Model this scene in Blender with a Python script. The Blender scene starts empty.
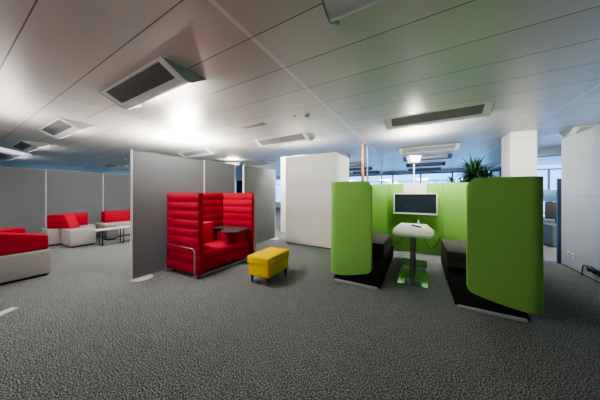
import bpy, bmesh, math, random
from mathutils import Vector, Matrix
random.seed(7)
SC = bpy.context.scene
COL = SC.collection
PI = math.pi
HC = 2.85                      # ceiling height
CAM_H = 1.36

# ------------------------------------------------------------------ materials
def mat(name, rgb, rough=.6, metal=0., spec=.5, bump=0., bscale=200., var=0., vscale=40., emit=None, estr=0., coat=0.):
    m = bpy.data.materials.new(name); m.use_nodes = True
    nt = m.node_tree; n = nt.nodes; l = nt.links
    b = n['Principled BSDF']
    b.inputs['Base Color'].default_value = (*rgb, 1)
    b.inputs['Roughness'].default_value = rough
    b.inputs['Metallic'].default_value = metal
    b.inputs['Specular IOR Level'].default_value = spec
    b.inputs['Coat Weight'].default_value = coat
    tc = n.new('ShaderNodeTexCoord')
    if var > 0:
        nz = n.new('ShaderNodeTexNoise'); nz.inputs['Scale'].default_value = vscale; nz.inputs['Detail'].default_value = 3
        l.new(tc.outputs['Object'], nz.inputs['Vector'])
        r = n.new('ShaderNodeValToRGB')
        r.color_ramp.elements[0].position = .3; r.color_ramp.elements[1].position = .7
        r.color_ramp.elements[0].color = (*[c*(1-var) for c in rgb], 1)
        r.color_ramp.elements[1].color = (*[min(1, c*(1+var)) for c in rgb], 1)
        l.new(nz.outputs['Fac'], r.inputs['Fac']); l.new(r.outputs['Color'], b.inputs['Base Color'])
    if bump > 0:
        nz = n.new('ShaderNodeTexNoise'); nz.inputs['Scale'].default_value = bscale; nz.inputs['Detail'].default_value = 2
        l.new(tc.outputs['Object'], nz.inputs['Vector'])
        bp = n.new('ShaderNodeBump'); bp.inputs['Strength'].default_value = bump; bp.inputs['Distance'].default_value = .004
        l.new(nz.outputs['Fac'], bp.inputs['Height']); l.new(bp.outputs['Normal'], b.inputs['Normal'])
    if emit:
        b.inputs['Emission Color'].default_value = (*emit, 1); b.inputs['Emission Strength'].default_value = estr
    return m

def mathn(nt, op, a, b=None, c=None):
    x = nt.nodes.new('ShaderNodeMath'); x.operation = op
    for i, v in enumerate((a, b, c)):
        if v is None: continue
        if isinstance(v, (int, float)): x.inputs[i].default_value = v
        else: nt.links.new(v, x.inputs[i])
    return x.outputs[0]

def carpet_mat():
    m = bpy.data.materials.new('speckled_carpet'); m.use_nodes = True
    nt = m.node_tree; n = nt.nodes; l = nt.links; b = n['Principled BSDF']
    tc = n.new('ShaderNodeTexCoord')
    n1 = n.new('ShaderNodeTexNoise'); n1.inputs['Scale'].default_value = 102; n1.inputs['Detail'].default_value = 4; n1.inputs['Roughness'].default_value = .75
    n2 = n.new('ShaderNodeTexNoise'); n2.inputs['Scale'].default_value = 9; n2.inputs['Detail'].default_value = 3
    for q in (n1, n2): l.new(tc.outputs['Object'], q.inputs['Vector'])
    r = n.new('ShaderNodeValToRGB')
    e = r.color_ramp.elements
    e[0].position = .43; e[0].color = (.030, .033, .035, 1)
    e[1].position = .58; e[1].color = (.50, .53, .545, 1)
    k = e.new(.5); k.color = (.112, .123, .130, 1)
    l.new(n1.outputs['Fac'], r.inputs['Fac'])
    r2 = n.new('ShaderNodeValToRGB'); r2.color_ramp.elements[0].color = (.78, .78, .78, 1); r2.color_ramp.elements[1].color = (1.15, 1.15, 1.15, 1)
    l.new(n2.outputs['Fac'], r2.inputs['Fac'])
    mx = n.new('ShaderNodeMix'); mx.data_type = 'RGBA'; mx.blend_type = 'MULTIPLY'; mx.inputs['Factor'].default_value = 1
    l.new(r.outputs['Color'], mx.inputs['A']); l.new(r2.outputs['Color'], mx.inputs['B'])
    l.new(mx.outputs['Result'], b.inputs['Base Color'])
    b.inputs['Roughness'].default_value = .95; b.inputs['Specular IOR Level'].default_value = .2
    bp = n.new('ShaderNodeBump'); bp.inputs['Strength'].default_value = .5; bp.inputs['Distance'].default_value = .006
    l.new(n1.outputs['Fac'], bp.inputs['Height']); l.new(bp.outputs['Normal'], b.inputs['Normal'])
    return m

def ceiling_mat():
    # satin metal planks running across the room, with cross strips every 3.55 m
    m = bpy.data.materials.new('metal_plank_ceiling'); m.use_nodes = True
    nt = m.node_tree; n = nt.nodes; l = nt.links; b = n['Principled BSDF']
    tc = n.new('ShaderNodeTexCoord'); sp = n.new('ShaderNodeSeparateXYZ'); l.new(tc.outputs['Object'], sp.inputs[0])
    P = .559
    ya = mathn(nt, 'DIVIDE', mathn(nt, 'SUBTRACT', sp.outputs['Y'], .96-P*20), P)
    fy = mathn(nt, 'FRACT', ya)
    idx = mathn(nt, 'FLOOR', ya)
    seam = mathn(nt, 'LESS_THAN', mathn(nt, 'ABSOLUTE', mathn(nt, 'SUBTRACT', fy, .5)), .4905)   # 1 inside a plank
    xa = mathn(nt, 'DIVIDE', mathn(nt, 'SUBTRACT', sp.outputs['X'], -1.40-3.55*6), 3.55)
    fx = mathn(nt, 'FRACT', xa); ix = mathn(nt, 'FLOOR', xa)
    strip = mathn(nt, 'LESS_THAN', mathn(nt, 'ABSOLUTE', mathn(nt, 'SUBTRACT', fx, .5)), .4935)  # 1 off the strip
    wn = n.new('ShaderNodeTexWhiteNoise'); wn.noise_dimensions = '2D'
    cb = n.new('ShaderNodeCombineXYZ'); l.new(idx, cb.inputs[0]); l.new(ix, cb.inputs[1]); l.new(cb.outputs[0], wn.inputs['Vector'])
    v = mathn(nt, 'MULTIPLY_ADD', wn.outputs['Value'], .10, .95)
    v = mathn(nt, 'MULTIPLY', v, mathn(nt, 'MULTIPLY_ADD', seam, .72, .28))
    v = mathn(nt, 'ADD', v, mathn(nt, 'MULTIPLY_ADD', strip, -.28, .28))
    c = n.new('ShaderNodeMix'); c.data_type = 'RGBA'; c.blend_type = 'MULTIPLY'; c.inputs['Factor'].default_value = 1
    c.inputs['A'].default_value = (.72, .685, .64, 1)
    cc = n.new('ShaderNodeCombineColor')
    for i in range(3): l.new(v, cc.inputs[i])
    l.new(cc.outputs[0], c.inputs['B']); l.new(c.outputs['Result'], b.inputs['Base Color'])
    b.inputs['Metallic'].default_value = CEIL_METAL; b.inputs['Roughness'].default_value = CEIL_ROUGH
    return m
CEIL_METAL, CEIL_ROUGH = .22, .38

def panel_wall_mat(name, rgb, joints, rough=.45):
    # white wall panels with fine horizontal joints at the given heights
    m = bpy.data.materials.new(name); m.use_nodes = True
    nt = m.node_tree; n = nt.nodes; l = nt.links; b = n['Principled BSDF']
    tc = n.new('ShaderNodeTexCoord'); sp = n.new('ShaderNodeSeparateXYZ'); l.new(tc.outputs['Object'], sp.inputs[0])
    v = None
    for z in joints:
        q = mathn(nt, 'GREATER_THAN', mathn(nt, 'ABSOLUTE', mathn(nt, 'SUBTRACT', sp.outputs['Z'], z)), .006)
        v = q if v is None else mathn(nt, 'MULTIPLY', v, q)
    r = n.new('ShaderNodeMix'); r.data_type = 'RGBA'
    r.inputs['A'].default_value = (*[x*.72 for x in rgb], 1); r.inputs['B'].default_value = (*rgb, 1)
    l.new(v, r.inputs['Factor']); l.new(r.outputs['Result'], b.inputs['Base Color'])
    b.inputs['Roughness'].default_value = rough
    return m

def glass_mat():
    m = bpy.data.materials.new('window_glass'); m.use_nodes = True
    nt = m.node_tree; n = nt.nodes; l = nt.links; n.clear()
    o = n.new('ShaderNodeOutputMaterial'); t = n.new('ShaderNodeBsdfTransparent'); g = n.new('ShaderNodeBsdfGlossy')
    t.inputs[0].default_value = (.93, .97, 1, 1); g.inputs['Roughness'].default_value = .02
    f = n.new('ShaderNodeFresnel'); f.inputs[0].default_value = 1.45
    x = n.new('ShaderNodeMixShader'); l.new(f.outputs[0], x.inputs[0]); l.new(t.outputs[0], x.inputs[1]); l.new(g.outputs[0], x.inputs[2])
    l.new(x.outputs[0], o.inputs[0])
    return m

LAMP_E, DIM_E, BRIGHT_E, UP_E, UPL_E = 140., 50., 250., 380., 42.
M = dict(
    carpet=carpet_mat(), ceiling=ceiling_mat(),
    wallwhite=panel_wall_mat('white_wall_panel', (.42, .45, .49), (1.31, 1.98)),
    blockwhite=panel_wall_mat('white_block_panel', (.76, .755, .75), (.75, 1.55)),
    wallplain=mat('plain_wall_paint', (.62, .66, .69), .7, var=.03, vscale=3),
    wallbluelit=mat('wall_blue_daylight_tint', (.36, .56, .68), .7, var=.03, vscale=3),  # blue daylight on the far wall is put into its colour
    column=mat('column_paint', (.66, .65, .63), .6, var=.02, vscale=5),
    blind=mat('blind_box_blue_grey', (.10, .16, .21), .5, var=.05),
    frame=mat('window_frame_grey', (.06, .10, .14), .4, var=.05),
    sill=mat('window_sill_white', (.65, .72, .76), .4, var=.03),
    glass=glass_mat(),
    screen=mat('grey_felt_screen', (.215, .225, .24), .9, spec=.15, var=.05, vscale=120, bump=.2, bscale=500),
    white=mat('white_metal', (.80, .80, .79), .35, var=.02, vscale=6),
    lampwhite=mat('lamp_white_metal', (.84, .87, .86), .35, metal=.0, var=.02, vscale=5),
    lampfar=mat('lamp_metal_backlit_shade', (.07, .12, .18), .45, var=.04),  # backlit shade of the far lamps put into the metal as dark blue
    lampcap=mat('lamp_end_cap_shaded', (.36, .42, .39), .5, var=.03),  # lamp white darkened to shade down the brightly lit caps
    lampgrey=mat('lamp_louver_dark', (.11, .11, .11), .5, var=.05),
    lampslat=mat('lamp_louver_slat', (.42, .42, .42), .4, metal=.2, var=.04),
    lamp_on=mat('lamp_light', (.9, .9, .9), .5, emit=(1, .95, .89), estr=LAMP_E),
    lamp_dim=mat('lamp_light_dimmed', (.9, .9, .9), .5, emit=(1, .955, .90), estr=DIM_E),
    lamp_bright=mat('lamp_light_bright', (.9, .9, .9), .5, emit=(1, .955, .90), estr=BRIGHT_E),
    up_soft=mat('uplight_glow_soft', (.9, .9, .9), .5, emit=(1, .95, .9), estr=UPL_E),
    opal=mat('opal_lamp_head', (.85, .85, .84), .4, emit=(1, .97, .92), estr=.55),
    up_on=mat('uplight_glow', (.9, .9, .9), .5, emit=(1, .95, .88), estr=UP_E),
    red=mat('red_wool', (.44, .016, .042), .85, spec=.15, var=.10, vscale=260, bump=.15, bscale=600),
    redcushion=mat('red_wool_cushion', (.54, .020, .056), .85, spec=.15, var=.10, vscale=260, bump=.15, bscale=600),
    redlounge=mat('red_lounge_fabric', (.42, .014, .036), .85, spec=.15, var=.10, vscale=260, bump=.15, bscale=600),
    green=mat('green_felt', (.24, .49, .115), .9, spec=.15, var=.06, vscale=200, bump=.12, bscale=500),
    greenseam=mat('green_piping', (.12, .30, .02), .9, spec=.1, var=.05),
    yellow=mat('yellow_wool', (.90, .60, .006), .9, spec=.1, var=.08, vscale=220, bump=.15, bscale=500),
    linen=mat('light_grey_fabric', (.44, .42, .40), .9, spec=.15, var=.07, vscale=260, bump=.15, bscale=600),
    dgrey=mat('charcoal_seat_fabric', (.080, .077, .078), .9, spec=.25, var=.18, vscale=160, bump=.25, bscale=420),
    black=mat('black_laminate', (.005, .005, .0055), .75, spec=.15, var=.1),
    alu=mat('aluminium_strip', (.40, .42, .46), .45, metal=.1, var=.04),
    chrome=mat('polished_chrome', (.75, .75, .76), .13, metal=1., var=.02),
    steel=mat('mirror_steel', (.42, .56, .60), .12, metal=1., var=.02, vscale=4),
    satin=mat('satin_steel', (.38, .39, .40), .33, metal=1., var=.03),
    desk=mat('dark_grey_desk_laminate', (.072, .060, .062), .5, var=.15, vscale=35),
    tabletop=mat('white_laminate', (.86, .84, .82), .35, var=.02, vscale=8),
    tv_frame=mat('silver_white_bezel', (.72, .73, .72), .35, var=.02),
    tv_screen=mat('dark_lcd_glass', (.022, .036, .050), .2, spec=.6, var=.3, vscale=3),
    plastic=mat('black_plastic', (.012, .012, .013), .45, var=.1),
    offplastic=mat('white_plastic', (.72, .72, .70), .4, var=.03),
    copper=mat('copper_pipe', (.50, .19, .09), .4, metal=.45, var=.12, vscale=12),
    galv=mat('galvanised_pipe', (.30, .36, .42), .4, metal=.5, var=.05),
    leaf=mat('dark_leaf', (.012, .045, .018), .5, var=.4, vscale=8),
    trunk=mat('plant_stem', (.16, .11, .07), .8, var=.2, vscale=20),
    pot=mat('grey_planter', (.25, .26, .27), .5, var=.06),
    soil=mat('potting_soil', (.03, .02, .015), .95, var=.3),
    tan=mat('tan_vent_panel', (.50, .44, .36), .6, var=.05),
    ventgap=mat('vent_slot', (.16, .14, .12), .7, var=.05),
    bluescreen=mat('dark_blue_screen', (.035, .085, .16), .7, var=.08, vscale=60),
    monitorback=mat('blue_grey_monitor_back', (.07, .15, .25), .4, var=.04),
    greycab=mat('grey_cabinet', (.10, .12, .14), .5, var=.04),
    cable=mat('black_cable', (.010, .012, .012), .55, var=.1),
    gcable=mat('dark_green_cable', (.02, .10, .02), .55, var=.1),
)

# ------------------------------------------------------------------ mesh helpers
def newbm(): return bmesh.new()
def box(bm, x0, x1, y0, y1, z0, z1, bev=0., seg=3):
    t = bmesh.new()
    bmesh.ops.create_cube(t, size=1)
    for v in t.verts:
        v.co = Vector(((x0+x1)/2 + v.co.x*(x1-x0), (y0+y1)/2 + v.co.y*(y1-y0), (z0+z1)/2 + v.co.z*(z1-z0)))
    if bev > 0:
        bmesh.ops.bevel(t, geom=t.edges[:], offset=bev, segments=seg, profile=.5, affect='EDGES')
    merge(bm, t); return bm
def merge(bm, t):
    me = bpy.data.meshes.new('tmp'); t.to_mesh(me); t.free(); bm.from_mesh(me); bpy.data.meshes.remove(me)
def prism(bm, pts, ext, base=Vector((0, 0, 0)), bev=0., seg=2):
    """pts: list of 3d points of a planar polygon, extruded by vector ext"""
    t = bmesh.new()
    a = [t.verts.new(base+Vector(p)) for p in pts]; b = [t.verts.new(base+Vector(p)+Vector(ext)) for p in pts]
    t.faces.new(a); t.faces.new(b[::-1])
    k = len(pts)
    for i in range(k): t.faces.new([a[i], b[i], b[(i+1) % k], a[(i+1) % k]])
    bmesh.ops.recalc_face_normals(t, faces=t.faces[:])
    if bev > 0: bmesh.ops.bevel(t, geom=t.edges[:], offset=bev, segments=seg, profile=.5, affect='EDGES')
    merge(bm, t); return bm
def tube(bm, pts, r, n=10, r1=None):
    """round bar along a path of points, capped"""
    pts = [Vector(p) for p in pts]; k = len(pts); rings = []
    up = None
    for i, p in enumerate(pts):
        d = (pts[min(i+1, k-1)]-pts[max(i-1, 0)]).normalized()
        if up is None:
            up = d.orthogonal().normalized()
        up = (up - d*up.dot(d)).normalized(); s = d.cross(up)
        rr = r if r1 is None else r + (r1-r)*i/(k-1)
        rings.append([bm.verts.new(p + (up*math.cos(2*PI*j/n) + s*math.sin(2*PI*j/n))*rr) for j in range(n)])
    for i in range(k-1):
        for j in range(n):
            bm.faces.new([rings[i][j], rings[i][(j+1) % n], rings[i+1][(j+1) % n], rings[i+1][j]])
    bm.faces.new(rings[0][::-1]); bm.faces.new(rings[-1]); return bm
def bend(pts, r, n=5):
    """round the inner corners of a polyline"""
    pts = [Vector(p) for p in pts]; out = [pts[0]]
    for i in range(1, len(pts)-1):
        a, b, c = pts[i-1], pts[i], pts[i+1]
        p = b+(a-b).normalized()*r; q = b+(c-b).normalized()*r
        for j in range(n+1):
            t = j/n; out.append(p*(1-t)**2 + b*2*t*(1-t) + q*t*t)
    out.append(pts[-1]); return out
def lathe(bm, prof, cx=0, cy=0, n=24, sy=1.):
    rings = []
    for r, z in prof:
        rings.append([bm.verts.new((cx+max(r, 1e-4)*math.cos(2*PI*j/n), cy+sy*max(r, 1e-4)*math.sin(2*PI*j/n), z)) for j in range(n)])
    for i in range(len(rings)-1):
        for j in range(n):
            bm.faces.new([rings[i][j], rings[i][(j+1) % n], rings[i+1][(j+1) % n], rings[i+1][j]])
    bm.faces.new(rings[0][::-1]); bm.faces.new(rings[-1]); return bm
def obj(name, bm, m, parent=None, smooth=True, ang=40, loc=None):
    bmesh.ops.recalc_face_normals(bm, faces=bm.faces[:])
    me = bpy.data.meshes.new(name); bm.to_mesh(me); bm.free()
    if smooth:
        for p in me.polygons: p.use_smooth = True
        me.set_sharp_from_angle(angle=math.radians(ang))
    o = bpy.data.objects.new(name, me); COL.objects.link(o)
    me.materials.append(M[m] if isinstance(m, str) else m)
    if parent: o.parent = parent
    if loc: o.location = loc
    return o
def tag(o, label, cat, group=None):
    o['label'] = label; o['category'] = cat
    if group: o['group'] = group
    return o
def thing(name, label, cat, loc=(0, 0, 0), rotz=0, group=None):
    o = bpy.data.objects.new(name, None); COL.objects.link(o); o.empty_display_size = .1
    o.location = loc; o.rotation_euler = (0, 0, rotz)
    return tag(o, label, cat, group)
def struct(name, bm, m, parent=None, smooth=False):
    o = obj(name, bm, m, parent, smooth=smooth)
    if not parent: o['kind'] = 'structure'
    return o
def dup(root, loc, rotz, label, group=None):
    def cp(o, p):
        c = o.copy(); COL.objects.link(c)
        if p: c.parent = p
        for ch in list(o.children): cp(ch, c)
        return c
    r = cp(root, None); r.location = loc; r.rotation_euler = (0, 0, rotz); r['label'] = label
    if group: r['group'] = group
    return r

# ------------------------------------------------------------------ the room shell
XL, XR, YF, YB = -17., 8., -7., 16.
JX, JY = 3.45, 10.4            # where the window front steps forward
struct('floor', box(newbm(), XL-.2, XR+.2, YF-.2, YB+.2, -.1, 0), 'carpet')
struct('ceiling', box(newbm(), XL-.2, XR+.2, YF-.2, YB+.2, HC, HC+.12), 'ceiling')
struct('wall_left', box(newbm(), XL-.15, XL, YF, YB, 0, HC), 'wallbluelit')
struct('wall_behind', box(newbm(), XL, XR, YF-.15, YF, 0, HC), 'wallplain')

def window_wall(wname, axis, a0, a1, c, n, first):
    """low wall + header + n glazed bays; axis 'x' runs along X at Y=c, 'y' along Y at X=c"""
    def bx(bm, u0, u1, d0, d1, z0, z1):
        return box(bm, u0, u1, c+d0, c+d1, z0, z1) if axis == 'x' else box(bm, c+d0, c+d1, u0, u1, z0, z1)
    b = newbm(); bx(b, a0, a1, 0, .18, 0, .45); bx(b, a0, a1, 0, .18, 2.68, HC)
    struct('wall_'+wname, b, 'wallplain')
    w = (a1-a0)/n
    for i in range(n):
        u0, u1 = a0+i*w, a0+(i+1)*w
        e = bpy.data.objects.new('window_%d' % (first+i), None); COL.objects.link(e); e['kind'] = 'structure'
        f = newbm(); t = .045
        bx(f, u0, u0+t, .03, .11, .45, 2.68); bx(f, u1-t, u1, .03, .11, .45, 2.68)
        bx(f, u0+t, u1-t, .03, .11, .45, .52); bx(f, u0+t, u1-t, .03, .11, 2.61, 2.68); bx(f, u0+t, u1-t, .04, .10, 2.15, 2.20)
        bx(f, (u0+u1)/2-.02, (u0+u1)/2+.02, .04, .10, .52, 2.15)
        obj('window_frame', f, 'frame', e, smooth=False)
        obj('pane', bx(newbm(), u0+t, u1-t, .065, .075, .52, 2.61), 'glass', e, smooth=False)
        obj('window_sill', bx(newbm(), u0+.01, u1-.01, -.12, .03, .45, .48), 'sill', e, smooth=False)
window_wall('back', 'x', XL, JX, YB, 12, 1)
window_wall('step', 'y', JY+.18, YB, JX, 3, 13)
window_wall('right_back', 'x', JX, XR, JY, 6, 16)
window_wall('right_far_added', 'y', 6.2, JY, XR, 3, 22)  # unseen bays added to bring blue daylight in from the right
struct('wall_right_far_solid', box(newbm(), XR, XR+.15, YF, 6.2, 0, HC), 'wallplain')
struct('trim_1', box(newbm(), JX+.01, XR-.01, JY-.16, JY-.01, 2.62, HC-.002), 'blind')

# white wall on the right, white wall blocks, column
struct('wall_right', box(newbm(), 2.34, 2.46, -4., 5.95, .02, 2.38, .004, 1), 'wallwhite')
struct('baseboard_right', box(newbm(), 2.355, 2.445, -4., 5.94, 0, .03), 'black')
struct('wall_middle', box(newbm(), -3.19, -1.74, 4.78, 5.84, .02, 2.34, .004, 1), 'blockwhite')
struct('baseboard_middle', box(newbm(), -3.18, -1.75, 4.79, 5.83, 0, .03), 'black')
struct('wall_middle_rear', box(newbm(), -4.12, -3.20, 5.88, 6.0, .02, 2.58, .004, 1), 'blockwhite')
struct('baseboard_middle_rear', box(newbm(), -4.11, -3.21, 5.89, 5.99, 0, .03), 'black')
struct('column', box(newbm(), 1.91, 2.38, 7.0, 7.64, 0, HC-.001, .02, 2), 'column')

# ------------------------------------------------------------------ ceiling lights
LG = 'wedge ceiling lights'
def make_light(name, on):
    """local origin: near edge on the ceiling, centre of the length; wedge opens towards +Y"""
    t = thing(name, '', 'ceiling light', (0, 0, HC), 0, LG)
    L = .83
    h = newbm()
    # end frames, lip and inner body as one housing
    def prof(x0, x1, pts): prism(h, [(x0, y, z) for y, z in pts], (x1-x0, 0, 0))
    shell = [(0, -.001), (.03, -.016), (.25, -.125), (.29, -.138), (.32, -.14), (.345, -.132), (.358, -.112), (.352, -.108), (.335, -.118), (.30, -.12), (.02, -.001)]
    for s in (-1, 1):
        a, b = sorted((s*L, s*(L-.11)))
        prof(a, b, shell)
    lip = [(.215, -.108), (.25, -.125), (.29, -.138), (.32, -.14), (.345, -.132), (.358, -.112), (.352, -.108), (.335, -.118), (.30, -.12), (.24, -.10)]
    prof(-L+.11, L-.11, lip)
    prof(-L+.11, L-.11, [(0, -.001), (.022, -.011), (.034, -.006), (.02, -.001)])
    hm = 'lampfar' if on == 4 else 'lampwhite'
    obj('housing', h, hm, t, ang=35)
    g = newbm()
    prism(g, [(-L+.11, .03, -.003), (-L+.11, .262, -.111), (-L+.11, .264, -.104), (-L+.11, .04, -.001)], (2*L-.22, 0, 0))
    gr = obj('louver', g, 'lampgrey', t, smooth=False)
    sl = newbm()
    for i in range(9):
        y = .036+i*.0205; z = -.0085-(y-.02)*.487
        prism(sl, [(-L+.11, y, z), (-L+.11, y+.004, z-.002), (-L+.11, y+.010, z+.010), (-L+.11, y+.006, z+.012)], (2*L-.22, 0, 0))
    obj('slats', sl, 'lampslat', gr, smooth=False)
    for s in (-1, 1):
        e = newbm()
        a, b = sorted((s*L, s*(L+.012)))
        prism(e, [(a, -.012, -.001), (a, .25, -.131), (a, .31, -.146), (a, .35, -.138), (a, .56, -.001)], (b-a, 0, 0))
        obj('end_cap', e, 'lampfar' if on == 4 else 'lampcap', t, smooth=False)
    lt = newbm()
    v = [lt.verts.new(p) for p in ((-L+.28, .300, -.104), (L-.28, .300, -.104), (L-.28, .340, -.012), (-L+.28, .340, -.012))]
    lt.faces.new(v)
    v = [lt.verts.new(p) for p in ((-L+.28, .268, -.096), (L-.28, .268, -.096), (L-.28, .298, -.104), (-L+.28, .298, -.104))]
    lt.faces.new(v)
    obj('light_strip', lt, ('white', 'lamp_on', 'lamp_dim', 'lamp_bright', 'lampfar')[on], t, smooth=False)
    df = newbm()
    df.faces.new([df.verts.new(p) for p in ((-L+.28, .345, -.005), (-L+.28, .425, -.005), (L-.28, .425, -.005), (L-.28, .345, -.005))])  # added glow facing down, tucked behind the lip to light booth and floor
    obj('added_downlight', df, ('white', 'lamp_on', 'lamp_dim', 'lamp_bright', 'lampfar')[on], t, smooth=False)
    return t
CX = {'a': -14.2, 'b': -10.6, 'c': -7.0, 'd': -3.27, 'e': .22, 'f': 3.85}
spots = [
    ('d', 1.23, 1, 'large wedge ceiling light with dark louvre at the upper left, before the tall grey screen'),
    ('e', 1.23, 0, 'wedge ceiling light cut by the top edge of the photo, nearest overhead'),
    ('c', 1.23, 2, 'white wedge ceiling light showing its triangular end, above the grey and red lounge blocks'),
    ('b', 1.23, 2, 'wedge ceiling light at far left just over the thin uplighter head'),
    ('a', 1.23, 2, 'wedge ceiling light farthest along the left row, mostly cut by the left edge'),
    ('f', 1.23, 1, 'wedge ceiling light beyond the right edge over the white wall'),
    ('d', 4.53, 3, 'wedge ceiling light with bright lip just in front of the white wall block'),
    ('e', 4.53, 3, 'long pale green-tinted wedge ceiling light directly above the green meeting booth'),
    ('c', 4.53, 2, 'dark louvred ceiling light peeking over the tall grey screen beside the red sofa'),
    ('b', 4.53, 2, 'ceiling light over the lounge, hidden by the tall grey screen'),
    ('a', 4.53, 2, 'small dark ceiling light above the far grey screens, just left of the tall screen'),
    ('d', 7.83, 1, 'ceiling light behind the white wall block'),
    ('e', 7.83, 1, 'second ceiling light in the row above the green booth, behind the long one'),
    ('c', 7.83, 1, 'wedge ceiling light above the last grey screen, left of the white wall block'),
    ('f', 7.2, 1, 'bluish ceiling light sticking out above the right white wall'),
    ('f', 4.0, 3, 'ceiling light hidden behind the right white wall'),
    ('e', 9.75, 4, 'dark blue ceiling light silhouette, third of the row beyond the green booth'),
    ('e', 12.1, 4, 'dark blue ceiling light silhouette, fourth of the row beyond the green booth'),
    ('e', 14.6, 4, 'farthest and smallest dark blue ceiling light silhouette of the row beyond the green booth'),
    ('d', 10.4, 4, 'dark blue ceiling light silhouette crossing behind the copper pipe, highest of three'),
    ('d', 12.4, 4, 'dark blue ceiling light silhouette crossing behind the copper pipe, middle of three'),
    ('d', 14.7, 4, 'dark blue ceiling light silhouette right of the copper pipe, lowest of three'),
]
for i, y in enumerate((-2.07, -5.37)):
    for c in 'abcdef':
        spots.append((c, y, 2 if c in 'bcd' else 0, 'wedge ceiling light in the office behind the viewpoint, out of the photo'))
protos = {}
for c, y, on, lab in spots:
    loc = (CX[c], y, HC)
    if on not in protos:
        protos[on] = make_light('ceiling_light', on); protos[on].location = loc; protos[on]['label'] = lab
    else:
        dup(protos[on], loc, 0, lab, LG)

# vent panel and detector on the ceiling
t = thing('ceiling_vent', 'flush tan slotted vent panel in the ceiling left of the smoke detector', 'vent', (-3.18, 3.51, HC))
vp = obj('vent_plate', box(newbm(), -.30, .30, -.09, .09, -.010, -.0005, .003, 1), 'tan', t)
b = newbm()
for i in range(4): box(b, -.27, .27, -.065+i*.04, -.055+i*.04, -.0125, -.0095)
obj('vent_slot', b, 'ventgap', vp, smooth=False)
t = thing('smoke_detector', 'small round white smoke detector on the ceiling', 'smoke detector', (-1.85, 3.5, HC))
db = obj('detector_base', lathe(newbm(), [(.055, -.0005), (.058, -.012), (.050, -.022)]), 'offplastic', t)
obj('detector_head', lathe(newbm(), [(.044, -.021), (.044, -.050), (.034, -.060), (0.001, -.062)]), 'galv', t)
t = obj('ceiling_sensor', lathe(newbm(), [(.022, -.0005), (.020, -.012), (.006, -.018)]), 'plastic', loc=(-2.1, 3.48, HC))
tag(t, 'tiny dark sensor dot on the ceiling left of the smoke detector', 'sensor')
t = obj('ceiling_sensor', lathe(newbm(), [(.05, -.0005), (.05, -.04), (.038, -.055), (.001, -.058)]), 'offplastic', loc=(-11.2, 4.2, HC))
tag(t, 'small white sensor on the ceiling just left of the tall grey screen', 'sensor')

# ------------------------------------------------------------------ grey partition screens
def partition(x, y0, y1, h, label, foot_at=(), post=(1, 1), group='grey felt partition screens', th=.022):
    t = thing('partition_screen', label, 'partition', (x, (y0+y1)/2, 0), 0, group)
    w = (y1-y0)/2
    obj('panel', box(newbm(), -th, th, -w+.012, w-.012, .03, h-.008), 'screen', t, smooth=False)
    for s, k in zip((-1, 1), post):
        ww = .012 if k else .006
        a, b = sorted((s*w, s*(w-ww)))
        obj('edge_post', box(newbm(), -th-.004, th+.004, a, b, .012, h, .002, 1), 'white', t)
    obj('top_rail', box(newbm(), -th-.002, th+.002, -w+.012, w-.012, h-.008, h), 'satin', t, smooth=False)
    for f in foot_at:
        obj('foot', lathe(newbm(), [(.15, 0), (.15, .006), (.142, .012), (0.01, .013)], 0, f-(y0+y1)/2, 28), 'white', t)
    return t
PX = -3.87
partition(PX, 1.52, 2.77, 2.03, 'tall grey felt screen with white end post, left of the red high-back sofa', (1.665, ), (1, 1))
partition(PX, 2.772, 3.60, 2.04, 'grey felt screen directly behind the red high-back sofa', (), (1, 1))
partition(-3.76, 3.78, 5.05, 2.045, 'darker grey felt screen between the red sofa and the white wall block', (5.03,), (1, 1))
BX = -9.6
for (a, b), lab, ft in (((-2.21, -.925), 'grey wall screen left of the photo', ()),
                    ((-.92, .365), 'grey wall screen out of the photo at far left', ()),
                    ((.37, 1.655), 'grey screen at far left behind the nearest red and grey lounge seat', ()),
                    ((1.66, 2.945), 'grey screen behind the red corner lounge, between two white seams', ()),
                    ((2.95, 4.24), 'grey screen behind the red bench sofa, rightmost of the back row', ()),
                    ((4.245, 5.53), 'grey screen of the back row hidden behind the tall screen', ())):
    partition(BX, a, b, 2.05, lab, ft, (1, 1), 'grey screens of the back row', .03)

# ------------------------------------------------------------------ red high-back sofa
def channel_panel(a, b, thick, z0, z1, n, bul=.014):
    """upholstered panel with n horizontal channels, standing between plan points a and b (outer line), thickness to the left of a->b"""
    a = Vector((*a, 0)); b = Vector((*b, 0)); d = (b-a).normalized(); nrm = Vector((-d.y, d.x, 0))
    hh = (z1-z0)/n; k = 7
    outer, inner = [], []
    for i in range(n):
        for j in range(k):
            q = j/k; z = z0+(i+q)*hh
            o = bul*(1-abs(2*q-1)**2.6)
            outer.append((z, -o+bul)); inner.append((z, thick-bul+o))
    outer.append((z1, bul)); inner.append((z1, thick-bul))
    prof = outer+inner[::-1]
    bm = newbm()
    t = bmesh.new()
    L = (b-a).length
    # slices along the length, ends slightly pinched for a soft edge
    sl = [(0, .55), (.012, .9), (.03, 1.), (L-.03, 1.), (L-.012, .9), (L, .55)]
    rings = []
    for s, f in sl:
        rings.append([t.verts.new(a+d*s+nrm*(thick/2+(o-thick/2)*f)+Vector((0, 0, z))) for z, o in prof])
    m_ = len(prof)
    for i in range(len(rings)-1):
        for j in range(m_): t.faces.new([rings[i][j], rings[i][(j+1) % m_], rings[i+1][(j+1) % m_], rings[i+1][j]])
    t.faces.new(rings[0][::-1]); t.faces.new(rings[-1])
    merge(bm, t); return bm
sofa = thing('alcove_sofa', 'red high-back alcove sofa with channel-stitched walls and a small built-in desk', 'sofa', (-3.4, 2.65, 0))
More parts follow.
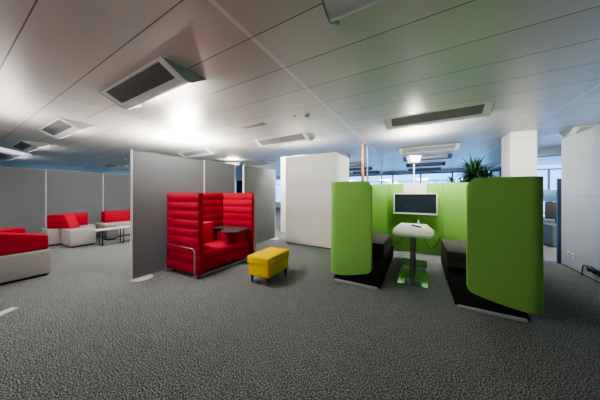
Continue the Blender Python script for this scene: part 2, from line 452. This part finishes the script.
def sp(name, bm, m, **k):
    bmesh.ops.translate(bm, verts=bm.verts[:], vec=(3.4, -2.65, 0))
    return obj(name, bm, m, sofa, **k)
ZT = 1.36
sp('side_panel', channel_panel((-3.81, 2.005), (-2.99, 2.055), .10, .075, ZT, 9), 'red', ang=60)
sp('back_panel', channel_panel((-3.81, 3.30), (-3.81, 2.01), -.0001+.10, .075, ZT, 9), 'red', ang=60)
sp('side_panel', channel_panel((-2.99, 3.34), (-3.81, 3.22), .10, .075, ZT, 9), 'red', ang=60)
sp('seat_base', box(newbm(), -3.70, -3.035, 2.13, 3.215, .085, .285, .015, 2), 'red')
sp('seat_cushion', box(newbm(), -3.70, -3.02, 2.135, 3.20, .288, .405, .035, 4), 'redcushion')
b = newbm(); box(b, -3.71, -3.53, 2.13, 2.78, .40, .80, .045, 4)
for v in b.verts:
    if v.co.z > .6: v.co.x -= .03*(v.co.z-.6)/.2
sp('back_cushion', b, 'redcushion')
dz = .66
poly = [(-3.70, 2.80), (-3.42, 2.84), (-3.36, 2.90), (-3.26, 2.72), (-3.14, 2.585), (-2.86, 2.70), (-3.0, 3.20), (-3.70, 3.12)]
sp('desk_top', prism(newbm(), [(x, y, dz-.022) for x, y in poly], (0, 0, .022), bev=.004), 'desk')
sp('desk_support', box(newbm(), -3.58, -3.05, 2.86, 3.20, .40, dz-.022, .012, 2), 'red')
for ya, x1 in ((1.985, -3.03), (3.36, -2.99)):
    sgn = -1 if ya < 2.5 else 1
    yb = ya + (.028 if ya < 2.5 else 0)
    pts = bend([(-3.80, ya-.005, .505), (x1-.0, yb-.0, .49), (x1, yb, .005)], .07)
    f = tube(newbm(), pts, .0115, 10)
    tube(f, [(-3.78, ya-.005, .505), (-3.78, ya-.005, .005)], .0115, 10)
    sp('tube_frame', f, 'chrome')
f = tube(newbm(), [(-3.03, 2.06, .045), (-2.99, 3.32, .045)], .013, 10)
sp('floor_rail', f, 'satin')
for x, y in ((-3.05, 2.10), (-3.02, 3.27), (-3.72, 2.1), (-3.72, 3.2)):
    sp('foot', lathe(newbm(), [(.018, 0), (.018, .078), (.014, .082)], x, y, 12), 'plastic')

# ------------------------------------------------------------------ yellow ottoman
ot = thing('ottoman', 'yellow fabric storage ottoman with lid on short black legs', 'ottoman', (-2.08, 2.665, 0), math.radians(2))
OTS = .95
obj('body', box(newbm(), -.195, .195, -.30, .30, .125, .325, .018, 3), 'yellow', ot)
b = box(newbm(), -.21, .21, -.315, .315, .318, .42, .022, 4)
lid = obj('lid', b, 'yellow', ot)
obj('welt', box(newbm(), -.2125, .2125, -.3175, .3175, .320, .328, .003, 1), 'yellow', lid)
for sx in (-1, 1):
    for sy in (-1, 1):
        obj('leg', lathe(newbm(), [(.011, 0), (.018, .06), (.023, .127)], sx*.155, sy*.255, 14), 'plastic', ot)
for c in ot.children_recursive:
    for v in c.data.vertices: v.co.x *= OTS; v.co.y *= OTS

# ------------------------------------------------------------------ green meeting booth
def wrap_sheet(path, r_in, zb, zt, thick):
    """path: plan polyline (rounded already); zb/zt functions of arc length"""
    bm = newbm(); s = 0; cols = []
    prev = None
    for p in path:
        p = Vector((p[0], p[1], 0))
        if prev is not None: s += (p-prev).length
        prev = p
        a, b = zb(s), zt(s)
        cols.append([bm.verts.new((p.x, p.y, a+(b-a)*q)) for q in (0, .25, .5, .75, 1)])
    for i in range(len(cols)-1):
        for j in range(4): bm.faces.new([cols[i][j], cols[i+1][j], cols[i+1][j+1], cols[i][j+1]])
    return bm
def resample(pts, step_list):
    out = []; P = [Vector((*p, 0)) for p in pts]
    seg = [0]
    for i in range(1, len(P)): seg.append(seg[-1]+(P[i]-P[i-1]).length)
    ss = sorted(set([x for x in step_list if all(abs(x-q) > 1e-3 for q in seg)] + seg))
    for s in ss:
        for i in range(1, len(P)):
            if s <= seg[i]+1e-6:
                t = (s-seg[i-1])/max(1e-9, seg[i]-seg[i-1]); q = P[i-1].lerp(P[i], max(0, min(1, t))); out.append((q.x, q.y)); break
    return out
def booth(sgn, cx, label):
    """sgn -1: left pod. Local x measured outwards from the inner front edge"""
    t = thing('booth_sofa', label, 'booth sofa', (cx, 3.1, 0), 0, 'green upholstered booth seats')
    W, D = (.615 if sgn < 0 else .622), 2.33           # width of the end panel, depth to the back panel
    X = lambda u: sgn*u        # outward
    plan = bend([(0, .03, 0), (W-.0, .03, 0), (W, D, 0), (.07 if sgn < 0 else -.045, D, 0)], .10, 7)
    plan = [(X(p.x), p.y) for p in plan]
    steps = [.004, .012, .024, .04, .06, .09, .13, .18, .24, .30, .36, .42, .48]
    path = resample(plan, steps)
    def zb(s):
        z = .10+.115*max(0, 1-s/.5)**1.4
        if s < .06: z += .06-math.sqrt(max(0, .06**2-(.06-s)**2))
        return z
    R0 = .10 if sgn < 0 else .12
    def zt(s):
        z = 1.535+.04*min(1, max(0, (s-.6)/2.2))
        if s < R0: z -= R0-math.sqrt(max(0, R0**2-(R0-s)**2))
        return z
    sh = obj('wrap_panel', wrap_sheet(path, 0, zb, zt, .06), 'green', t, ang=50)
    m = sh.modifiers.new('thickness', 'SOLIDIFY'); m.thickness = .062; m.offset = 0
    m = sh.modifiers.new('soft_edge', 'BEVEL'); m.width = .022; m.segments = 3; m.limit_method = 'ANGLE'; m.angle_limit = math.radians(55)
    # charcoal seat
    inn = -.07 if sgn < 0 else -.14                # inner side face of the seat stands further in than the panel
    x0, x1 = sorted((X(inn+.01), X(W-.04)))
    sb = newbm()
    box(sb, x0, x1, .75, 1.74, .035, .345, .012, 2)
    obj('seat_base', sb, 'dgrey', t)
    obj('seat_cushion', box(newbm(), x0, x1, .745, 1.745, .347, .485, .02, 3), 'dgrey', t)
    obj('back_box', box(newbm(), x0+(.05 if sgn > 0 else 0), x1-(.05 if sgn < 0 else 0), 1.75, 2.27, .03, .30, .01, 2), 'black', t)
    # black sloping apron under and before the seat
    xa, xb = sorted((X(-.115), X(W-(.035 if sgn < 0 else .09))))
    ap = prism(newbm(), [(xa, .0, .035), (xa, .745, .25), (xa, 1.72, .25), (xa, 1.72, .03), (xa, .02, .018)], (xb-xa, 0, 0), bev=.012)
    ob = obj('apron', ap, 'black', t)
    obj('foot_rail', box(newbm(), xa+.03, xb-.03, -.018, .05, 0, .034, .004, 1), 'alu', t)
    return t
booth(-1, -.60, 'green meeting booth sofa with charcoal seat, left of the white table')
booth(1, .478, 'green meeting booth sofa with charcoal seat, right of the white table')

mw = thing('media_wall', 'bright green upholstered back panel carrying the television between the booth sofas', 'booth panel', (-.12, 5.43, 0))
obj('panel', box(newbm(), -.545, .545, -.03, .035, .02, 1.575, .012, 3), 'green', mw)
obj('white_insert', box(newbm(), -.215, .245, -.036, .036, 1.30, 1.582, .004, 1), 'tabletop', mw)['label'] = 'white insert panel'
for s in (-1, 1):
    obj('side_seam', box(newbm(), s*.550-.006, s*.550+.006, -.02, .03, .02, 1.57, .003, 1), 'greenseam', mw)

tv = thing('television', 'flat television with silver frame mounted on the green booth panel', 'television', (-.105, 5.36, 1.12))
TVS = .955
fr = newbm()
box(fr, -.455, .455, -.03, .012, .220, .252, .004, 1); box(fr, -.455, .455, -.03, .012, -.252, -.215, .004, 1)
box(fr, -.455, -.425, -.03, .012, -.216, .221, .004, 1); box(fr, .425, .455, -.03, .012, -.216, .221, .004, 1)
obj('bezel', fr, 'tv_frame', tv)
obj('screen', box(newbm(), -.428, .428, -.020, .0, -.218, .223), 'tv_screen', tv, smooth=False)
obj('back_shell', box(newbm(), -.44, .44, .0, .022, -.24, .24, .004, 1), 'plastic', tv)
obj('wall_mount', box(newbm(), -.15, .15, .02, .04, -.12, .12), 'plastic', tv, smooth=False)
for c in tv.children:
    for v in c.data.vertices: v.co.x *= TVS; v.co.z *= TVS

tb = thing('meeting_table', 'white faceted meeting table on slim steel posts with mirror feet', 'table', (-.10, 4.2, 0))
top = [(-.25, -.62), (.25, -.62), (.335, -.50), (.345, -.10), (.25, .70), (-.25, .70), (-.335, -.10), (-.33, -.50)]
top = [(-.245, -.66), (.24, -.66), (.275, -.60), (.305, -.02), (.215, .70), (-.245, .70), (-.31, -.10), (-.285, -.58)]
obj('table_top', prism(newbm(), [(x, y, .70) for x, y in top], (0, 0, .035), bev=.006), 'tabletop', tb)
for y in (-.62, .52):
    obj('post', lathe(newbm(), [(.030, .010), (.030, .70)], .0, y, 20), 'satin', tb)
obj('under_beam', box(newbm(), -.05, .05, -.60, .55, .665, .70), 'satin', tb, smooth=False)
obj('foot_plate', prism(newbm(), [(-.195, -.72, 0), (.195, -.72, 0), (.215, -.45, 0), (.18, .22, 0), (-.18, .22, 0), (-.215, -.45, 0)], (0, 0, .012), bev=.002), 'steel', tb)
obj('foot_plate', box(newbm(), -.215, .215, .27, .66, 0, .012, .002, 1), 'steel', tb)
obj('cable_box', box(newbm(), -.20, -.12, -.10, .02, .60, .665, .006, 1), 'offplastic', tb)
rc = thing('remote_control', 'black remote control lying on the white meeting table', 'remote control', (-.06, 4.47, .735), math.radians(31))
rb = obj('body', box(newbm(), -.03, .03, -.12, .12, 0, .020, .005, 2), 'plastic', rc)
b = newbm()
for i in range(4):
    for j in range(3): box(b, -.016+j*.012, -.008+j*.012, -.06+i*.03, -.048+i*.03, .0195, .0212)
obj('buttons', b, 'galv', rb, smooth=False)
TVC = [(-.30, 5.385, .875), (-.26, 5.36, .80), (-.14, 5.1, .76), (-.06, 4.94, .755), (-.05, 4.88, .748)]
obj('cable', tube(newbm(), bend([(x+.105, y-5.36, z-1.12) for x, y, z in TVC], .03), .008, 8), 'gcable', tv)['label'] = 'dark dangling cable'
t = obj('table_cable', tube(newbm(), bend([(-.20, 5.385, .55), (-.30, 5.37, .42), (-.42, 5.37, .20), (-.55, 5.385, .16), (-.62, 5.388, .32)], .06), .007, 8), 'gcable')
tag(t, 'dark cable looping on the green panel under the table, left side', 'cable')
t = obj('table_cable', tube(newbm(), bend([(.02, 5.385, .52), (.08, 5.37, .35), (.18, 5.375, .14), (.30, 5.385, .20), (.37, 5.385, .42)], .06), .007, 8), 'gcable')
tag(t, 'dark cable looping on the green panel under the table, right side', 'cable')
t = thing('table_plug', 'small white plug socket standing on the rear end of the white table', 'socket', (-.03, 4.86, .735))
obj('stem', lathe(newbm(), [(.016, 0), (.016, .05), (.010, .055)], 0, 0, 12), 'offplastic', t)
obj('cap', lathe(newbm(), [(.009, .052), (.009, .085), (.004, .088)], 0, 0, 12), 'offplastic', t)

# ------------------------------------------------------------------ lounge on the left
def wedge_back(x0, x1, y0, y1, z0, zt0, zt1, bev=.03):
    """backrest block whose top runs from zt0 at y0 to zt1 at y1"""
    b = newbm(); box(b, x0, x1, y0, y1, z0, 1., 0)
    for v in b.verts:
        if v.co.z > .9: v.co.z = zt0 if abs(v.co.y-y0) < 1e-4 else zt1
    bmesh.ops.bevel(b, geom=b.edges[:], offset=bev, segments=4, profile=.5, affect='EDGES')
    return b
def lounge(label, seats, backs, x, y, group='grey and red lounge seating'):
    t = thing('lounge_sofa', label, 'lounge sofa', (x, y, 0), 0, group)
    for s in seats:
        b = box(newbm(), s[0], s[1], s[2], s[3], .03, s[4], .028, 4); bmesh.ops.translate(b, verts=b.verts[:], vec=(-x, -y, 0))
        sbk = obj('seat_block', b, 'linen', t)
        b = box(newbm(), s[0]+.04, s[1]-.04, s[2]+.04, s[3]-.04, 0, .035); bmesh.ops.translate(b, verts=b.verts[:], vec=(-x, -y, 0))
        obj('plinth', b, 'black', sbk, smooth=False)
    for w in backs:
        b = wedge_back(*w); bmesh.ops.translate(b, verts=b.verts[:], vec=(-x, -y, 0))
        obj('backrest', b, 'redlounge', t)
    return t
lounge('large grey lounge seat with bright red backrest at the left edge, nearest the viewer',
       [(-6.05, -5.33, -.40, .985, .425)], [(-5.66, -5.38, -.35, .965, .427, .95, .655)], -5.7, .2)
lounge('lounge seat with red backrest standing just behind the nearest one at the left edge',
       [(-7.15, -6.42, -1.2, .93, .425)], [(-6.74, -6.45, -1.2, .88, .427, .74, .70)], -6.8, .2)
t = lounge('grey corner lounge seat with angled red backrest and a protruding seat block',
       [(-8.88, -8.18, 1.44, 2.36, .43)], [], -8.4, 1.8)
for quad, cut in (([(-8.42, 1.47), (-7.86, 1.77), (-8.02, 2.0), (-8.62, 1.70)], .16), ([(-8.47, 1.84), (-8.43, 2.26), (-8.70, 2.28), (-8.70, 1.74)], 0)):
    b = prism(newbm(), [(x+8.4, y-1.8, .432) for x, y in quad], (0, 0, .355))
    if cut:
        for v in b.verts:
            if v.co.z > .6 and v.co.x > .2: v.co.x -= cut*.88; v.co.y -= cut*.47
    bmesh.ops.bevel(b, geom=b.edges[:], offset=.022, segments=3, profile=.5, affect='EDGES')
    obj('backrest', b, 'redlounge', t)
t = lounge('grey lounge ottoman block pushed against the corner lounge seat, left of the white low table',
       [(-8.17, -7.46, 1.67, 2.16, .43)], [], -7.67, 1.95)
t.name = 'lounge_ottoman'; t['category'] = 'ottoman'
lounge('grey bench sofa with long red backrest beside the tall grey screen',
       [(-8.85, -8.1, 2.52, 4.6, .43)], [(-8.75, -8.47, 2.64, 4.55, .432, .775, .80)], -8.5, 3.5)
t = lounge('shaded grey lounge end block at the left end of the bench sofa', [(-8.08, -7.72, 2.45, 2.72, .40)], [], -7.9, 2.6)
t.name = 'lounge_ottoman'; t['category'] = 'ottoman'
for c in t.children:
    if c.name.startswith('seat_block'): c.data.materials[0] = mat('grey_fabric_shaded', (.17, .17, .175), .9, spec=.15, var=.08, vscale=260)  # shade on this end block is put into a darker fabric colour
def low_table(label, x0, x1, y0, y1):
    x, y = (x0+x1)/2, (y0+y1)/2; w, d = (x1-x0)/2, (y1-y0)/2
    t = thing('low_table', label, 'side table', (x, y, 0), 0, 'white low tables')
    obj('table_top', box(newbm(), -w, w, -d, d, .405, .43, .004, 1), 'tabletop', t)
    for s in (-1, 1):
        yy = s*(d-.13)
        f = newbm(); q = .011
        tube(f, bend([(-w+.05, yy, .405), (-w+.05, yy, q), (w-.05, yy, q), (w-.05, yy, .405)], .03), q, 8)
        obj('leg_frame', f, 'plastic', t)
    return t
low_table('white low table on black loop legs beside the corner lounge block', -7.27, -6.97, 2.02, 2.72)
low_table('white low table on black loop legs in front of the bench sofa', -7.27, -6.97, 2.73, 3.5)

# ------------------------------------------------------------------ uplighter floor lamps
def uplight(label, x, y, rz, ztop, half_l, half_w, glow='up_on', hh=.12):
    t = thing('floor_lamp', label, 'floor lamp', (x, y, 0), rz, 'white uplighter floor lamps')
    obj('base', box(newbm(), -.16, .16, -.16, .16, 0, .012, .003, 1), 'white', t)
    obj('pole', tube(newbm(), [(0, 0, .012), (0, 0, ztop-hh+.01)], .015, 12), 'white', t)
    h = newbm()
    z0, z1 = ztop-hh, ztop
    t_ = bmesh.new()
    pr = [(.72, z0), (1., z1), (.985, z1), (.72, z0+.03)]
    rings = [[t_.verts.new((sx*half_l*f, sy*half_w*f, z)) for sx, sy in ((-1, -1), (1, -1), (1, 1), (-1, 1))] for f, z in pr]
    for i in range(3):
        for j in range(4): t_.faces.new([rings[i][j], rings[i][(j+1) % 4], rings[i+1][(j+1) % 4], rings[i+1][j]])
    t_.faces.new(rings[0][::-1]); t_.faces.new(rings[3])
    merge(h, t_)
    lh = obj('lamp_head', h, 'opal', t, smooth=False)
    g = newbm(); f = .86
    g.faces.new([g.verts.new((sx*half_l*f, sy*half_w*f, z1-hh*.3)) for sx, sy in ((-1, -1), (1, -1), (1, 1), (-1, 1))])
    obj('light_panel', g, glow, lh, smooth=False)
    return t
uplight('white uplighter floor lamp with flared head behind the television panel', -.13, 5.88, math.radians(29), 2.27, .135, .10, 'up_on', .16)
uplight('white uplighter lamp with thin head reaching in at the left edge', -6.22, .45, math.radians(-33), 2.155, .95, .075, 'up_soft', .055)
uplight('white uplighter floor lamp whose head shows over the grey screen above the red sofa', -7.2, 6.6, math.radians(20), 2.70, .30, .14, 'up_soft')
uplight('white uplighter floor lamp hidden behind the tall grey screen', -5.6, 3.4, math.radians(20), 2.05, .40, .16)

# ------------------------------------------------------------------ things beyond the booth
t = thing('copper_pipe', 'copper coloured round pipe running up to the ceiling behind the left booth sofa', 'pipe', (-1.54, 6.62, 0))
obj('pipe', tube(newbm(), [(0, 0, 0), (0, 0, HC)], .046, 16), 'copper', t)
obj('ceiling_collar', lathe(newbm(), [(.066, HC-.02), (.066, HC-.001)], 0, 0, 16), 'galv', t)
t = obj('thin_pipe', tube(newbm(), [(0, 0, 0), (0, 0, HC)], .022, 12), 'galv', loc=(-1.44, 6.78, 0))
tag(t, 'thin grey pipe right beside the copper pipe', 'pipe')
t = obj('thin_pipe', tube(newbm(), [(0, 0, 0), (0, 0, HC)], .03, 12), 'frame', loc=(-1.55, 10.4, 0))
tag(t, 'slim dark blue post far behind the green booth, midway between copper pipe and uplighter', 'pipe')

def plant(label, x, y, pot_h, stem_h, R, nleaf, seed):
    rnd = random.Random(seed)
    t = thing('potted_palm', label, 'potted plant', (x, y, 0), rnd.random()*6, 'potted palms')
    pt = obj('pot', lathe(newbm(), [(.13, 0), (.17, pot_h), (.15, pot_h), (.145, pot_h-.04), (.01, pot_h-.04)], 0, 0, 20), 'pot', t)
    obj('soil', lathe(newbm(), [(.14, pot_h-.05), (.14, pot_h-.03), (.01, pot_h-.025)], 0, 0, 16), 'soil', pt)
    st = newbm()
    heads = []
    for i in range(3):
        a = i*2.1+rnd.random(); r = .10+.05*rnd.random(); hz = stem_h*(1-.07*i)
        p = Vector((math.cos(a)*r, math.sin(a)*r, hz)); heads.append(p)
        tube(st, [(0.02*math.cos(a), .02*math.sin(a), pot_h-.05), (p.x*.7, p.y*.7, (pot_h+hz)/2), p], .016, 8, .010)
    obj('stem', st, 'trunk', t)
    lf = newbm()
    for i in range(nleaf):
        hd = heads[i % 3]; a = rnd.random()*2*PI; el = math.radians(rnd.uniform(-40, 75)); L = R*rnd.uniform(.65, 1.05); w = L*.045+.006
        d = Vector((math.cos(a)*math.cos(el), math.sin(a)*math.cos(el), math.sin(el))); side = Vector((-math.sin(a), math.cos(a), 0))
        prev = None
        for k in range(6):
            q = k/5; p = hd+d*L*q+Vector((0, 0, -.42*L*q*q*math.cos(el)))
            ww = w*(.45+1.1*q if q < .4 else .9*(1-q)/.6+.03)
            cur = (lf.verts.new(p-side*ww+Vector((0, 0, .2*ww))), lf.verts.new(p), lf.verts.new(p+side*ww+Vector((0, 0, .2*ww))))
            if prev:
                lf.faces.new([prev[0], prev[1], cur[1], cur[0]]); lf.faces.new([prev[1], prev[2], cur[2], cur[1]])
            prev = cur
    obj('foliage', lf, 'leaf', t, ang=80)
    return t
plant('large bushy dark green palm rising behind the booth, left of the square column', 1.16, 6.30, .45, 1.84, .56, 460, 3)
plant('small green plant top far behind the television panel, left of the large palm', 1.0, 9.4, .40, 1.80, .34, 110, 5)

# workplace by the right window
t = thing('office_desk', 'white office desk by the right-hand window', 'desk', (3.5, 9.55, 0))
obj('desk_top', box(newbm(), -.40, 1.2, -.4, .4, .715, .74, .004, 1), 'tabletop', t)
for sx in (-.34, 1.14):
    for sy in (-.34, .34): obj('leg', tube(newbm(), [(sx, sy, 0), (sx, sy, .715)], .022, 10), 'satin', t)
mo = thing('monitor', 'blue-grey monitor seen from behind on the desk by the right window', 'monitor', (3.46, 9.32, .74))
obj('panel', box(newbm(), -.27, .27, -.02, .02, .36, .72, .008, 2), 'monitorback', mo)
obj('stand', box(newbm(), -.03, .03, .005, .03, .01, .40), 'plastic', mo, smooth=False)
obj('base', box(newbm(), -.12, .12, -.09, .09, 0, .012, .003, 1), 'plastic', mo)
ch = thing('office_chair', 'black office swivel chair in the gap beside the right white wall', 'office chair', (3.33, 8.72, 0), math.radians(160))
b = newbm()
for i in range(5):
    a = i*2*PI/5; tube(b, [(0, 0, .10), (.29*math.cos(a), .29*math.sin(a), .065)], .022, 8, .015)
obj('star_base', b, 'plastic', ch)
for i in range(5):
    a = i*2*PI/5; obj('castor', lathe(newbm(), [(.015, 0), (.027, .012), (.027, .048), (.01, .058)], .29*math.cos(a), .29*math.sin(a), 12), 'plastic', ch)
obj('gas_lift', tube(newbm(), [(0, 0, .09), (0, 0, .43)], .026, 12), 'satin', ch)
obj('seat', box(newbm(), -.24, .24, -.23, .25, .43, .51, .035, 3), 'plastic', ch)
b = box(newbm(), -.21, .21, -.26, -.21, .60, 1.10, .022, 3)
for v in b.verts: v.co.y -= .10*((v.co.z-.6)/.5)**2
obj('backrest', b, 'plastic', ch)
obj('back_bar', tube(newbm(), bend([(0, -.1, .44), (0, -.28, .46), (0, -.262, .72)], .06), .018, 8), 'plastic', ch)
for s in (-1, 1):
    obj('armrest', tube(newbm(), bend([(s*.22, 0, .45), (s*.28, 0, .48), (s*.28, 0, .68), (s*.28, .12, .68)], .03), .016, 8), 'plastic', ch)
cb = thing('drawer_pedestal', 'low grey drawer cabinet beside the office chair near the right window', 'cabinet', (3.03, 7.95, 0), math.radians(8))
obj('carcass', box(newbm(), -.2, .2, -.25, .25, .02, .55, .006, 1), 'greycab', cb)
for i in range(3):
    d = obj('drawer', box(newbm(), -.19, .19, -.262, -.25, .04+i*.17, .195+i*.17, .003, 1), 'greycab', cb)
    obj('handle', box(newbm(), -.06, .06, -.275, -.262, .15+i*.17, .16+i*.17), 'satin', d, smooth=False)
t = thing('desk_screen', 'slim dark blue screen standing at the end of the right white wall', 'screen', (2.345, 6.02, 0))
obj('panel', box(newbm(), -.022, .06, -.02, .02, .0, 1.64, .004, 1), 'bluescreen', t)
obj('edge_trim', box(newbm(), -.032, -.022, -.022, .022, .0, 1.645, .002, 1), 'bluescreen', t)

# right wall sockets and power strip
for y, lab in ((5.70, 'small white socket low on the right wall, left one of the pair'), (5.58, 'small white socket low on the right wall, right one of the pair')):
    t = thing('wall_socket', lab, 'socket', (2.34, y, .26), 0, 'wall sockets')
    pl = obj('plate', box(newbm(), -.010, -.0005, -.04, .04, -.045, .045, .003, 1), 'offplastic', t)
    obj('socket_hole', box(newbm(), -.0115, -.009, -.022, .022, -.022, .022), 'galv', pl, smooth=False)
ps = thing('power_strip', 'black power strip with cables fixed low on the right wall', 'power strip', (2.30, 4.98, .17))
obj('strip_body', box(newbm(), -.02, .038, -.30, .13, -.025, .025, .006, 2), 'plastic', ps)
for i in range(3):
    obj('plug', box(newbm(), -.055, -.018, -.20+i*.11, -.15+i*.11, -.018, .022, .006, 2), 'plastic', ps)
obj('cable', tube(newbm(), bend([(.0, .12, .0), (.0, .22, .03), (.01, .29, .01), (.012, .31, -.10), (.012, .32, -.165)], .04), .008, 8), 'cable', ps)
obj('cable', tube(newbm(), bend([(-.03, .06, .02), (-.03, .12, .05), (-.02, .02, .06), (-.03, -.18, .03)], .03), .007, 8), 'cable', ps)

t = obj('floor_strip', prism(newbm(), [(-4.20, .47, .0), (-4.12, .50, 0), (-3.95, .28, 0), (-4.05, .22, 0)], (0, 0, .008), bev=.002), 'white')
tag(t, 'flat white strip lying on the carpet at the left edge', 'floor strip')

# ------------------------------------------------------------------ daylight
w = bpy.data.worlds.new('daylight'); SC.world = w; w.use_nodes = True
bg = w.node_tree.nodes['Background']
bg.inputs[0].default_value = (.20, .50, 1.0, 1); bg.inputs[1].default_value = 3.4

# ------------------------------------------------------------------ camera
cam = bpy.data.cameras.new('camera'); co = bpy.data.objects.new('camera', cam); COL.objects.link(co)
cam.sensor_fit = 'HORIZONTAL'; cam.sensor_width = 36; cam.lens = 210/600*36
cam.shift_y = -7/600; cam.clip_start = .05; cam.clip_end = 200
co.location = (0, 0, CAM_H); co.rotation_euler = (PI/2, 0, math.atan(120/210))
SC.camera = co
SC.view_settings.view_transform = 'AgX'
SC.view_settings.look = 'AgX - Medium High Contrast'
SC.view_settings.exposure = .2
SC.cycles.use_denoising = True
SC.cycles.max_bounces = 10; SC.cycles.diffuse_bounces = 6; SC.cycles.sample_clamp_indirect = 8
